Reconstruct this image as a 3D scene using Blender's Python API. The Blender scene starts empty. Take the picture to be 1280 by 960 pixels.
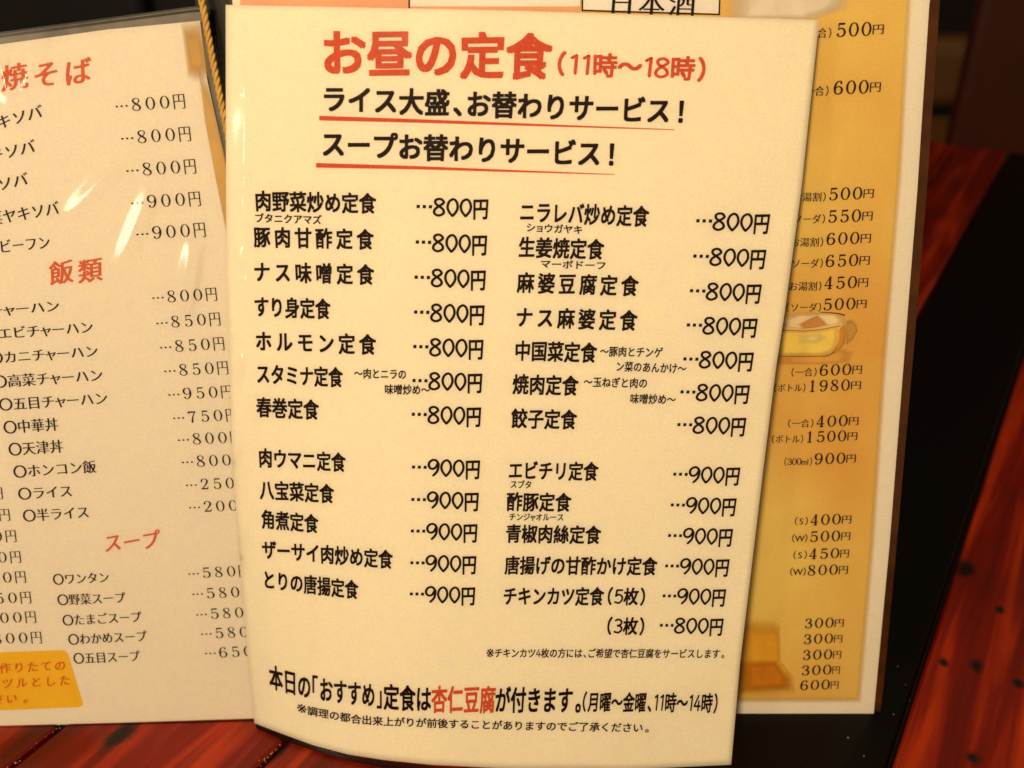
import bpy, math, random
from mathutils import Vector
random.seed(7)
S = bpy.context.scene
COL = S.collection

# ------------------------------------------------------------------ camera
F = 1244.0                      # focal length in photo pixels (1280 wide)
H = 0.346                       # camera height over the table top
PITCH = math.radians(30)
FW = Vector((0, math.cos(PITCH), -math.sin(PITCH)))
UPV = Vector((0, math.sin(PITCH), math.cos(PITCH)))
RT = Vector((1, 0, 0))
CAM = Vector((0, 0, H))
cd = bpy.data.cameras.new('camera'); cam = bpy.data.objects.new('camera', cd); COL.objects.link(cam)
cam.location = CAM; cam.rotation_euler = (math.radians(90) - PITCH, 0, 0)
cd.sensor_width = 36; cd.lens = 36 * F / 1280; cd.clip_start = .02; cd.clip_end = 50
cd.dof.use_dof = True; cd.dof.focus_distance = .385; cd.dof.aperture_fstop = 9
S.camera = cam
S.view_settings.view_transform = 'Standard'; S.view_settings.look = 'None'
S.view_settings.exposure = 0.0; S.view_settings.gamma = 1

w = bpy.data.worlds.new('World'); S.world = w; w.use_nodes = True
bgn = w.node_tree.nodes['Background']
bgn.inputs[0].default_value = (1.0, .74, .38, 1); bgn.inputs[1].default_value = .25

ILL = (1.0, .85, .57)

def px_dir(x, y):
    return FW + RT * ((x - 640) / F) + UPV * ((480 - y) / F)

def lamp(name, loc, target, size, power, color):
    l = bpy.data.lights.new(name, 'AREA'); l.shape = 'DISK'; l.size = size; l.energy = power; l.color = color
    o = bpy.data.objects.new(name, l); COL.objects.link(o); o.location = loc
    o.rotation_euler = (Vector(target) - Vector(loc)).to_track_quat('-Z', 'Y').to_euler()
    return o
lamp('ceiling_lamp', (-.20, -.42, .84), (0.0, .34, .12), .10, 9.3, (1.0, .74, .435))

# ------------------------------------------------------------------ surfaces of the sheets
def interp(pts, t):             # pts sorted by first value
    if t <= pts[0][0]:
        a, b = pts[0], pts[1]
    elif t >= pts[-1][0]:
        a, b = pts[-2], pts[-1]
    else:
        for a, b in zip(pts, pts[1:]):
            if a[0] <= t <= b[0]: break
    return a[1] + (b[1] - a[1]) * (t - a[0]) / (b[0] - a[0])

def table_depth(y):
    return H / (math.sin(PITCH) + (y - 480) / F * math.cos(PITCH))

def plane3(p):                  # 1/D affine through three (x, y, D)
    (x1, y1, d1), (x2, y2, d2), (x3, y3, d3) = p
    a1, a2, a3 = 1 / d1, 1 / d2, 1 / d3
    det = (x2 - x1) * (y3 - y1) - (x3 - x1) * (y2 - y1)
    bx = ((a2 - a1) * (y3 - y1) - (a3 - a1) * (y2 - y1)) / det
    by = ((x2 - x1) * (a3 - a1) - (x3 - x1) * (a2 - a1)) / det
    return lambda x, y: 1 / (a1 + bx * (x - x1) + by * (y - y1))

class Sheet:
    def __init__(s, depth, lean, corner):
        s.depth, s.lean = depth, lean
        s.base = corner
    def pt(s, x, y, off=0.0):
        return CAM + px_dir(x, y) * (s.depth(x, y) - off)

CL = [(6, 282), (250, 282.5), (350, 283.5), (450, 287), (580, 290), (650, 296), (740, 303), (820, 310), (904, 318)]
CR = [(25, 1024), (235, 1002), (390, 981), (460, 970), (580, 955), (705, 940), (830, 925), (956, 914)]
CT = [(282, 6), (640, 13), (1024, 25)]
CB = [(318, 904), (356, 918.5), (393, 932), (435, 943), (480, 950), (540, 956), (640, 961), (780, 962), (914, 956)]
cpl = plane3([(283, 8, .353), (1022, 25, .353), (640, 965, table_depth(965) - .001)])
def center_depth(x, y):
    d = cpl(x, y)
    v = max(0.0, min(1.2, (y - 60) / 860))
    if x < 560:
        d += .0235 * ((560 - x) / 242) ** 2 * v ** 1.8
    e = 36 - (x - interp(CL, y))
    if e > 0:
        d += .0000011 * e * e
    # soft buckles of a laminated sheet
    d += .0006 * math.sin((x - 300) / 150.0 + y / 260.0) * v
    return d
center = Sheet(center_depth, lambda x, y: .035 + (x - 320) / 600 * -.15, (640, 961))
rpl = plane3([(290, 0, .3625), (1162, 0, .3625), (1095, 893, table_depth(893) + .0005)])
right = Sheet(rpl, lambda x, y: -.075, (1095, 895))
lpl = plane3([(235, 15, .3595), (0, 905, table_depth(905) - .001), (318, 897, table_depth(897) - .001)])
left = Sheet(lpl, lambda x, y: .12 + .05 * (300 - y) / 300 * 0, (160, 901))

# ------------------------------------------------------------------ materials
def lin(c):
    c = c / 255
    return c / 12.92 if c <= .04045 else ((c + .055) / 1.055) ** 2.4
def base(r, g, b):              # displayed colour -> reflectance under the warm lamp
    return tuple(max(.004, min(.86, lin(v) / i * .86)) for v, i in zip((r, g, b), ILL)) + (1,)

def mat(name):
    m = bpy.data.materials.new(name); m.use_nodes = True
    return m, m.node_tree.nodes, m.node_tree.links, m.node_tree.nodes['Principled BSDF']

def paper_mat(name, c1, c2, scale=30, rough=.6, bump=.03, grain=.08):
    m, N, L, P = mat(name)
    tc = N.new('ShaderNodeTexCoord')
    n = N.new('ShaderNodeTexNoise'); n.inputs['Scale'].default_value = scale; n.inputs['Detail'].default_value = 4
    L.new(tc.outputs['Object'], n.inputs['Vector'])
    r = N.new('ShaderNodeValToRGB'); r.color_ramp.elements[0].position = .35; r.color_ramp.elements[1].position = .65
    r.color_ramp.elements[0].color = c1; r.color_ramp.elements[1].color = c2
    L.new(n.outputs['Fac'], r.inputs[0])
    n2 = N.new('ShaderNodeTexNoise'); n2.inputs['Scale'].default_value = 1400; n2.inputs['Detail'].default_value = 2
    L.new(tc.outputs['Object'], n2.inputs['Vector'])
    mr = N.new('ShaderNodeMapRange'); mr.inputs[3].default_value = 1 - grain * 2; mr.inputs[4].default_value = 1 + grain * 1.2
    L.new(n2.outputs['Fac'], mr.inputs[0])
    mx = N.new('ShaderNodeVectorMath'); mx.operation = 'SCALE'
    L.new(r.outputs[0], mx.inputs[0]); L.new(mr.outputs[0], mx.inputs['Scale'])
    L.new(mx.outputs[0], P.inputs['Base Color'])
    P.inputs['Roughness'].default_value = rough; P.inputs['Specular IOR Level'].default_value = .25
    n3 = N.new('ShaderNodeTexNoise'); n3.inputs['Scale'].default_value = 26; n3.inputs['Detail'].default_value = 2
    L.new(tc.outputs['Object'], n3.inputs['Vector'])
    b = N.new('ShaderNodeBump'); b.inputs['Strength'].default_value = bump; b.inputs['Distance'].default_value = .01
    L.new(n3.outputs['Fac'], b.inputs['Height']); L.new(b.outputs[0], P.inputs['Normal'])
    return m

def ink(name, c, rough=.5):
    m, N, L, P = mat(name)
    tc = N.new('ShaderNodeTexCoord')
    n = N.new('ShaderNodeTexNoise'); n.inputs['Scale'].default_value = 900
    L.new(tc.outputs['Object'], n.inputs['Vector'])
    mr = N.new('ShaderNodeMapRange'); mr.inputs[3].default_value = .7; mr.inputs[4].default_value = 1.35
    L.new(n.outputs['Fac'], mr.inputs[0])
    v = N.new('ShaderNodeVectorMath'); v.operation = 'SCALE'; v.inputs[0].default_value = c[:3]
    L.new(mr.outputs[0], v.inputs['Scale']); L.new(v.outputs[0], P.inputs['Base Color'])
    P.inputs['Roughness'].default_value = rough; P.inputs['Specular IOR Level'].default_value = .06
    return m

def soft_ink(name, c):          # print that fades out at its rim (alpha attribute)
    m, N, L, P = mat(name)
    at = N.new('ShaderNodeAttribute'); at.attribute_name = 'fade'
    tc = N.new('ShaderNodeTexCoord')
    n = N.new('ShaderNodeTexNoise'); n.inputs['Scale'].default_value = 160
    L.new(tc.outputs['Object'], n.inputs['Vector'])
    mr = N.new('ShaderNodeMapRange'); mr.inputs[3].default_value = .82; mr.inputs[4].default_value = 1.15
    L.new(n.outputs['Fac'], mr.inputs[0])
    v = N.new('ShaderNodeVectorMath'); v.operation = 'SCALE'; v.inputs[0].default_value = c[:3]
    L.new(mr.outputs[0], v.inputs['Scale']); L.new(v.outputs[0], P.inputs['Base Color'])
    P.inputs['Roughness'].default_value = .5
    L.new(at.outputs['Fac'], P.inputs['Alpha'])
    return m

def film_mat(name, tint=(1, 1, 1, 1), rough=.07, bump=.25, scale=55):
    m, N, L, P = mat(name)
    N.remove(P)
    out = N['Material Output']
    t = N.new('ShaderNodeBsdfTransparent'); t.inputs[0].default_value = tint
    g = N.new('ShaderNodeBsdfGlossy'); g.inputs['Roughness'].default_value = rough
    f = N.new('ShaderNodeFresnel'); f.inputs[0].default_value = 1.40
    tc = N.new('ShaderNodeTexCoord')
    n = N.new('ShaderNodeTexNoise'); n.inputs['Scale'].default_value = scale; n.inputs['Detail'].default_value = 2
    L.new(tc.outputs['Object'], n.inputs['Vector'])
    b = N.new('ShaderNodeBump'); b.inputs['Strength'].default_value = bump; b.inputs['Distance'].default_value = .002
    L.new(n.outputs['Fac'], b.inputs['Height'])
    for q in (g, f): L.new(b.outputs[0], q.inputs['Normal'])
    mx = N.new('ShaderNodeMixShader')
    L.new(f.outputs[0], mx.inputs[0]); L.new(t.outputs[0], mx.inputs[1]); L.new(g.outputs[0], mx.inputs[2])
    L.new(mx.outputs[0], out.inputs[0])
    return m

def plain(name, c, rough=.5, metal=0, coat=0, noise=0.3, nscale=60, bump=0.0, spec=.5):
    m, N, L, P = mat(name)
    tc = N.new('ShaderNodeTexCoord')
    n = N.new('ShaderNodeTexNoise'); n.inputs['Scale'].default_value = nscale; n.inputs['Detail'].default_value = 5
    L.new(tc.outputs['Object'], n.inputs['Vector'])
    mr = N.new('ShaderNodeMapRange'); mr.inputs[3].default_value = 1 - noise; mr.inputs[4].default_value = 1 + noise
    L.new(n.outputs['Fac'], mr.inputs[0])
    v = N.new('ShaderNodeVectorMath'); v.operation = 'SCALE'; v.inputs[0].default_value = c[:3]
    L.new(mr.outputs[0], v.inputs['Scale']); L.new(v.outputs[0], P.inputs['Base Color'])
    P.inputs['Roughness'].default_value = rough; P.inputs['Metallic'].default_value = metal
    P.inputs['Coat Weight'].default_value = coat; P.inputs['Specular IOR Level'].default_value = spec
    if bump:
        b = N.new('ShaderNodeBump'); b.inputs['Strength'].default_value = bump; b.inputs['Distance'].default_value = .003
        L.new(n.outputs['Fac'], b.inputs['Height']); L.new(b.outputs[0], P.inputs['Normal'])
    return m

M_PAPER = paper_mat('lunch_paper', base(248, 222, 171), base(249, 225, 168), scale=220)
M_LPAPER = paper_mat('menu_paper', base(236, 210, 166), base(238, 213, 163), scale=200)
M_MARGIN = paper_mat('margin_paper', base(244, 220, 172), base(247, 224, 178))
M_GOLD = paper_mat('gold_print', base(230, 166, 66), base(240, 198, 92), scale=11, grain=.07)
M_BLACK = ink('black_ink', (.012, .0035, .0015))
M_GREY = ink('dark_grey_ink', (.026, .013, .009))
M_PLUM = ink('plum_ink', (.045, .010, .012))
M_RED = ink('red_ink', base(206, 78, 38))
M_VERM = ink('vermilion_ink', base(212, 92, 48))
M_ORTEXT = ink('rust_ink', base(205, 92, 20))

# ------------------------------------------------------------------ mesh helpers
def link(name, verts, faces, m, parent=None, smooth=False):
    me = bpy.data.meshes.new(name)
    me.from_pydata([tuple(v) for v in verts], [], faces); me.update()
    if m: me.materials.append(m)
    if smooth:
        for p in me.polygons: p.use_smooth = True
    o = bpy.data.objects.new(name, me); COL.objects.link(o)
    if parent:
        o.parent = parent
        root = parent
        off = Vector(parent.location)
        while root.parent: root = root.parent; off += Vector(root.location)
        me.transform(__import__('mathutils').Matrix.Translation(-off))
    return o

def thing(name, label, cat, loc):
    o = bpy.data.objects.new(name, None); COL.objects.link(o); o.location = loc; o.empty_display_size = .03
    o['label'] = label; o['category'] = cat
    return o
def structure(o): o['kind'] = 'structure'; return o

def coons(top, bottom, lft, rgt, nu, nv):
    """pixel grid between four boundary curves"""
    x0t, x1t = top[0][0], top[-1][0]; x0b, x1b = bottom[0][0], bottom[-1][0]
    T = lambda u: Vector((x0t + (x1t - x0t) * u, interp(top, x0t + (x1t - x0t) * u)))
    B = lambda u: Vector((x0b + (x1b - x0b) * u, interp(bottom, x0b + (x1b - x0b) * u)))
    y0l, y1l = lft[0][0], lft[-1][0]; y0r, y1r = rgt[0][0], rgt[-1][0]
    Lf = lambda v: Vector((interp(lft, y0l + (y1l - y0l) * v), y0l + (y1l - y0l) * v))
    Rf = lambda v: Vector((interp(rgt, y0r + (y1r - y0r) * v), y0r + (y1r - y0r) * v))
    g = []
    for j in range(nv + 1):
        v = j / nv; row = []
        for i in range(nu + 1):
            u = i / nu
            p = T(u) * (1 - v) + B(u) * v + Lf(v) * (1 - u) + Rf(v) * u
            p -= T(0) * (1 - u) * (1 - v) + T(1) * u * (1 - v) + B(0) * (1 - u) * v + B(1) * u * v
            row.append(p)
        g.append(row)
    return g

def sheet_mesh(name, sh, grid, off, thick, m, parent, disp=None):
    nv, nu = len(grid) - 1, len(grid[0]) - 1
    V = []; Fc = []
    for k in ((0, 1) if thick else (0,)):
        for row in grid:
            for p in row:
                o = off - k * thick + (disp(p.x, p.y) if disp else 0)
                V.append(sh.pt(p.x, p.y, o))
    W = nu + 1; n = W * (nv + 1)
    for j in range(nv):
        for i in range(nu):
            a = j * W + i
            Fc.append((a, a + W, a + W + 1, a + 1))
            if thick: Fc.append((n + a, n + a + 1, n + a + W + 1, n + a + W))
    if thick:
        rim = [i for i in range(W)] + [j * W + nu for j in range(1, nv + 1)] + \
              [nv * W + i for i in range(nu - 1, -1, -1)] + [j * W for j in range(nv - 1, 0, -1)]
        for a, b in zip(rim, rim[1:] + rim[:1]): Fc.append((a, b, n + b, n + a))
    return link(name, V, Fc, m, parent, smooth=not thick)

# ------------------------------------------------------------------ lettering
def catmull(P, closed, k=5):
    n = len(P); out = []
    rng = range(n if closed else n - 1)
    for i in rng:
        p1, p2 = P[i], P[(i + 1) % n]
        p0 = P[(i - 1) % n] if closed or i > 0 else p1
        p3 = P[(i + 2) % n] if closed or i + 2 < n else p2
        for q in range(k):
            t = q / k
            out.append(tuple(.5 * (2 * b + (c - a) * t + (2 * a - 5 * b + 4 * c - d) * t * t + (3 * b - a - 3 * c + d) * t ** 3)
                             for a, b, c, d in zip(p0, p1, p2, p3)))
    if not closed: out.append(P[-1])
    return out

def stroke_mesh(strokes, asp, wmin, wmax, round_cap=True):
    """strokes in a unit box; asp = box width / height; widths in units of the height"""
    V, Fc = [], []
    for st in strokes:
        closed = st[0] == 'c'; pts = [p if len(p) == 3 else (p[0], p[1], 1) for p in st[1:]]
        P = catmull(pts, closed) if len(pts) > 2 else pts
        P = [(x * asp, y, wmin + (wmax - wmin) * max(0, min(1.1, w_))) for x, y, w_ in P]
        n = len(P); b0 = len(V)
        for i, (x, y, w_) in enumerate(P):
            a = P[(i - 1) % n] if closed or i else P[i]; c = P[(i + 1) % n] if closed or i < n - 1 else P[i]
            dx, dy = c[0] - a[0], c[1] - a[1]; l = math.hypot(dx, dy) or 1
            nx, ny = -dy / l * w_ / 2, dx / l * w_ / 2
            V += [((x + nx) / asp, y + ny), ((x - nx) / asp, y - ny)]
        for i in range(n if closed else n - 1):
            j = (i + 1) % n
            Fc.append((b0 + 2 * i, b0 + 2 * i + 1, b0 + 2 * j + 1, b0 + 2 * j))
        if not closed and round_cap:
            for x, y, w_ in (P[0], P[-1]):
                b = len(V)
                for q in range(8):
                    t = q * math.pi / 4; V.append(((x + math.cos(t) * w_ / 2) / asp, y + math.sin(t) * w_ / 2))
                Fc.append(tuple(range(b, b + 8)))
    return V, Fc

POP = {
 '8': [('c', (.93, .80), (.72, .97), (.42, 1.0), (.12, .90), (.16, .70), (.48, .55), (.86, .36), (.93, .14), (.62, 0), (.28, 0), (.02, .14), (.10, .36), (.45, .55), (.72, .66))],
 '0': [('c', (.55, 1), (.86, .86), (1, .55), (.88, .26), (.55, .0), (.46, -.01), (.12, .26), (0, .55), (.16, .86))],
 '9': [('o', (.98, .78), (.75, .97), (.42, 1), (.10, .86), (.02, .65), (.16, .47), (.42, .42), (.72, .52), (.96, .80), (.99, .55), (.86, .25), (.5, -.01))],
 '1': [('o', (.30, .86), (.66, 1.0)), ('o', (.66, 1), (.62, 0))],
 '5': [('o', (.92, .97), (.22, .97)), ('o', (.22, .97), (.12, .52)), ('o', (.12, .52), (.5, .64), (.9, .5), (.95, .24), (.6, 0), (.06, .06))],
 '3': [('o', (.10, .92), (.5, 1), (.88, .86), (.80, .62), (.40, .53)), ('o', (.40, .53), (.86, .44), (.94, .2), (.55, 0), (.04, .07))],
 '4': [('o', (.62, 1), (.02, .28)), ('o', (.02, .28), (1, .28)), ('o', (.74, .62), (.70, 0))],
}
MIN = {
 '0': [('c', (.5, 1, 0), (.84, .86, .6), (1, .5, 1), (.84, .14, .6), (.5, 0, 0), (.16, .14, .6), (0, .5, 1), (.16, .86, .6))],
 '8': [('c', (.5, 1, .1), (.2, .93, .5), (.12, .78, .8), (.3, .62, 1), (.64, .47, 1), (.93, .28, .9), (.85, .08, .5), (.5, 0, .1), (.12, .09, .4), (.03, .26, .4), (.3, .48, .1), (.68, .6, .1), (.87, .78, .4), (.8, .93, .3))],
 '9': [('c', (.5, 1, .1), (.15, .9, .7), (.03, .68, 1), (.2, .48, .6), (.5, .42, .1), (.8, .5, .3), (.93, .7, .8), (.8, .92, .5)),
       ('o', (.95, .65, 1), (.93, .4, 1), (.75, .12, .6), (.42, 0, .1), (.18, .05, .3), (.17, .15, 1))],
 '5': [('o', (.2, .97, .1), (.16, .52, .1)), ('o', (.22, .95, .8), (.86, .95, .8)),
       ('o', (.16, .52, .1), (.45, .62, .3), (.8, .55, .6), (.97, .33, 1), (.85, .1, .7), (.5, 0, .1), (.15, .05, .3), (.12, .17, 1))],
 '7': [('o', (.06, .93, .9), (.95, .93, .9)), ('o', (.95, .93, .2), (.62, .5, .5), (.48, 0, 1)), ('o', (.06, .93, .1), (.06, .76, .1))],
 '2': [('o', (.12, .76, 1), (.2, .93, .4), (.5, 1, .1), (.85, .88, .8), (.9, .7, 1), (.6, .4, .5), (.1, .06, .1)), ('o', (.1, .06, .8), (.88, .06, .8)), ('o', (.9, .08, .3), (.97, .25, .1))],
 '3': [('o', (.14, .8, 1), (.25, .95, .3), (.5, 1, .1), (.82, .87, .8), (.8, .65, .8), (.42, .53, .1)),
       ('o', (.42, .53, .1), (.85, .45, .8), (.96, .25, 1), (.8, .06, .6), (.45, 0, .1), (.15, .06, .3), (.13, .18, 1))],
 '1': [('o', (.5, .98, 1), (.5, .02, 1)), ('o', (.22, .01, .2), (.78, .01, .2)), ('o', (.5, .98, .1), (.2, .86, .1))],
 '4': [('o', (.70, 1, 1), (.70, .02, 1)), ('o', (.66, 1, .1), (.04, .28, .1)), ('o', (.04, .27, .3), (1, .27, .3)), ('o', (.45, .01, .2), (.92, .01, .2))],
}
MIN['6'] = [tuple([s[0]] + [(1 - p[0], 1 - p[1], p[2]) for p in s[1:]]) for s in MIN['9']]

STY = {  # kx (stretch before offset), offset, digit set, min/max stroke width
 'pop':   dict(kx=1.0, off=0, bold=(.027, .023), dig=POP, w=(.146, .146)),
 'head':  dict(kx=1.0, off=0, bold=(.030, .026), dig=POP, w=(.15, .15)),
 'small': dict(kx=1.0, off=0, bold=(.019, .016), dig=POP, w=(.12, .12)),
 'min':   dict(kx=3.2, off=-.018, bold=(.008, 0), dig=MIN, w=(.035, .14)),
 'minb':  dict(kx=2.2, off=-.008, bold=(.020, .002), dig=MIN, w=(.06, .17)),
 'brush': dict(kx=2.0, off=-.008, bold=(.024, .010), dig=MIN, w=(.06, .17)),
}
_cache = {}
DEP = None
def glyph(ch, sty):
    key = (ch, sty)
    if key in _cache: return _cache[key]
    st = STY[sty]
    if ch in st['dig']:
        V, Fc = stroke_mesh(st['dig'][ch], .58, *st['w'])
        r = ('d', V, Fc, 0, 1)
    elif ch == '…' :
        V, Fc = [], []
        for q in range(3):
            cx = .5 + (q - 1) * .36
            s_ = .085 if sty == 'pop' else .07
            b = len(V)
            if sty == 'pop': V += [(cx - s_ * 1.15, .42), (cx + s_ * 1.05, .42), (cx + s_ * 1.15, .60), (cx - s_, .60)]
            else: V += [(cx + math.cos(k * math.pi / 4) * s_ * 1.25, .45 + math.sin(k * math.pi / 4) * s_) for k in range(8)]
            Fc.append(tuple(range(b, len(V))))
        r = ('d', V, Fc, 0, 1)
    else:
        c = bpy.data.curves.new('g', 'FONT'); c.body = ch; c.resolution_u = 3
        o = bpy.data.objects.new('g', c); COL.objects.link(o)
        cc = o.to_curve(bpy.context.evaluated_depsgraph_get())
        c2 = bpy.data.curves.new('g2', 'CURVE'); c2.dimensions = '2D'; c2.fill_mode = 'BOTH'; c2.resolution_u = 3
        for s in cc.splines:
            if s.type != 'BEZIER': continue
            n = c2.splines.new('BEZIER'); n.bezier_points.add(len(s.bezier_points) - 1); n.use_cyclic_u = True
            for a, b in zip(s.bezier_points, n.bezier_points):
                b.handle_left_type = b.handle_right_type = 'FREE'
                for nm in ('co', 'handle_left', 'handle_right'):
                    p = getattr(a, nm).copy()
                    if sty in ('pop', 'head', 'small'):      # playful sign-writer letters: slightly wedge-shaped
                        p.x = .5 + (p.x - .5) * (1 + .10 * (p.y - .38)); p.y = p.y + .035 * (p.x - .5)
                    if sty == 'brush':
                        p.x += .10 * (p.y - .38); p.y += .10 * (p.x - .5)
                    p.x *= st['kx']; setattr(b, nm, p)
        c2.offset = st['off']
        o2 = bpy.data.objects.new('g2', c2); COL.objects.link(o2)
        me = o2.to_mesh()
        V = [(v.co.x / st['kx'], v.co.y) for v in me.vertices]; Fc = [tuple(p.vertices) for p in me.polygons]
        o2.to_mesh_clear(); o.to_curve_clear()
        bpy.data.objects.remove(o); bpy.data.objects.remove(o2); bpy.data.curves.remove(c); bpy.data.curves.remove(c2)
        if ch == '※': V = [(.5 + (x - .318) * 1.6, .38 + (y - .335) * 1.6) for x, y in V]
        xs = [v[0] for v in V] or [0, 1]
        if ch == '○': V = [(.5 + (x - .455) * 1.22, .38 + (y - .364) * 1.22) for x, y in V]
        bx, by = st['bold'] if ch != '※' else (.006, .005); n0 = len(V); V0, F0 = V, Fc; V, Fc = [], []
        for q, (sx, sy) in enumerate(((-1, -1), (1, -1), (1, 1), (-1, 1)) if by > .004 else ((-1, 0), (0, 0), (1, 0))):
            V += [(x + sx * bx, y + sy * by, q * 4e-6) for x, y in V0]
            Fc += [tuple(i + q * n0 for i in f) for f in F0]
        r = ('k', V, Fc, min(xs), max(xs))
    _cache[key] = r
    return r

class Ink:
    """letters collected on one sheet, linked as one mesh"""
    def __init__(s, sheet, off=.00022): s.sh, s.off, s.V, s.F = sheet, off, [], []
    def put(s, ch, sty, cx, cy, w_, h, slope, centre=False):
        """glyph box centred at the pixel (cx, cy); w_, h: box of a digit or em box of a character"""
        k, V, Fc, x0, x1 = glyph(ch, sty); b = len(s.V)
        ln = s.sh.lean(cx, cy)
        for x, y, *zz in V:
            if k == 'd': u, v = (x - .5) * w_, (y - .5) * h
            else: u, v = (x - ((x0 + x1) / 2 if centre else .5)) * w_, (y - .38) * h
            s.V.append(s.sh.pt(cx + u - ln * v, cy + slope * u - v, s.off + (zz[0] if zz else 0)))
        s.F += [tuple(b + i for i in f) for f in Fc]
    def build(s, name, m, parent): return link(name, s.V, s.F, m, parent)

WT = {'(': .5, ')': .5, '（': .5, '）': .5, '、': .6, '。': .7, '！': .75, '「': .55, '」': .55, 'ョ': .8, 'ャ': .75, 'ォ': .8,
      '1': .48, 'S': .62, 'W': .85, 'm': .7, 'l': .3, ' ': .4, '○': 1}
def run(ik, text, pts, h, sty='pop', cw=None, hs=1.0):
    """text along the pixel polyline pts (its middle line); h = visible height of a character"""
    n = len(text); x0, x1 = pts[0][0], pts[-1][0]
    ws = [WT.get(c, .62 if c.isdigit() else 1.0) for c in text]
    tot = sum(ws)
    if cw: em = cw / .86; pitch = (x1 - x0 - cw) / (n - 1) if n > 1 else 0; xs = [x0 + cw / 2 + i * pitch for i in range(n)]
    else:
        em = (x1 - x0) / (tot - .10); xs = []; a = x0 - .05 * em
        for q in ws: xs.append(a + q * em / 2); a += q * em
    for c, x, q in zip(text, xs, ws):
        if c == ' ': continue
        y = interp(pts, x); sl = (interp(pts, x + 6) - interp(pts, x - 6)) / 12
        if c in STY[sty]['dig']: ik.put(c, sty, x, y, em * .50 * hs, h * .80, sl)
        elif c == '…': ik.put(c, sty, x, y, em, h, sl)
        else: ik.put(c.replace('(', '（').replace(')', '）'), sty, x, y, em, h / .89, sl, centre=q < 1)

def text(sheet, parent, name, txt, x0, y0, x1, y1, h, m, sty='pop', cw=None, pts=None):
    ik = Ink(sheet); run(ik, txt, pts or [(x0, y0), (x1, y1)], h, sty, cw)
    return ik.build(name, m, parent)

def price(sheet, parent, digits, x0, y0, x1, y1, h, m, sty, fr, hk):
    """dots, three digits and the yen sign at measured fractions of the line"""
    ik = Ink(sheet); W = x1 - x0; sl = (y1 - y0) / W
    for c, (a, b) in zip('…' + digits + '円', fr):
        cx = x0 + W * (a + b) / 2; cy = y0 + sl * (cx - x0)
        wd = W * (b - a)
        if c == '…': ik.put(c, sty, cx, cy, wd / .92, h, sl)
        elif c == '円': ik.put(c, sty, cx, cy + (h * .05 if sty == 'pop' else 0), wd / .86, hk / .86, sl)
        else: ik.put(c, sty, cx, cy, wd * (.86 if sty == 'pop' else .95), h * .9, sl)
    return ik.build('price', m, parent)
FRC = [(0, .22), (.235, .405), (.425, .59), (.61, .775), (.80, 1)]
FRL = [(0, .18), (.24, .36), (.445, .56), (.65, .765), (.83, 1)]

# ================================================================== THE TABLE
ANG = math.radians(30.9)
A_ = Vector((math.sin(ANG), math.cos(ANG), 0)); B_ = Vector((math.cos(ANG), -math.sin(ANG), 0))
def table_pt(x, y):
    return CAM + px_dir(x, y) * table_depth(y)
end = table_pt(1190, 180).dot(A_)

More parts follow.
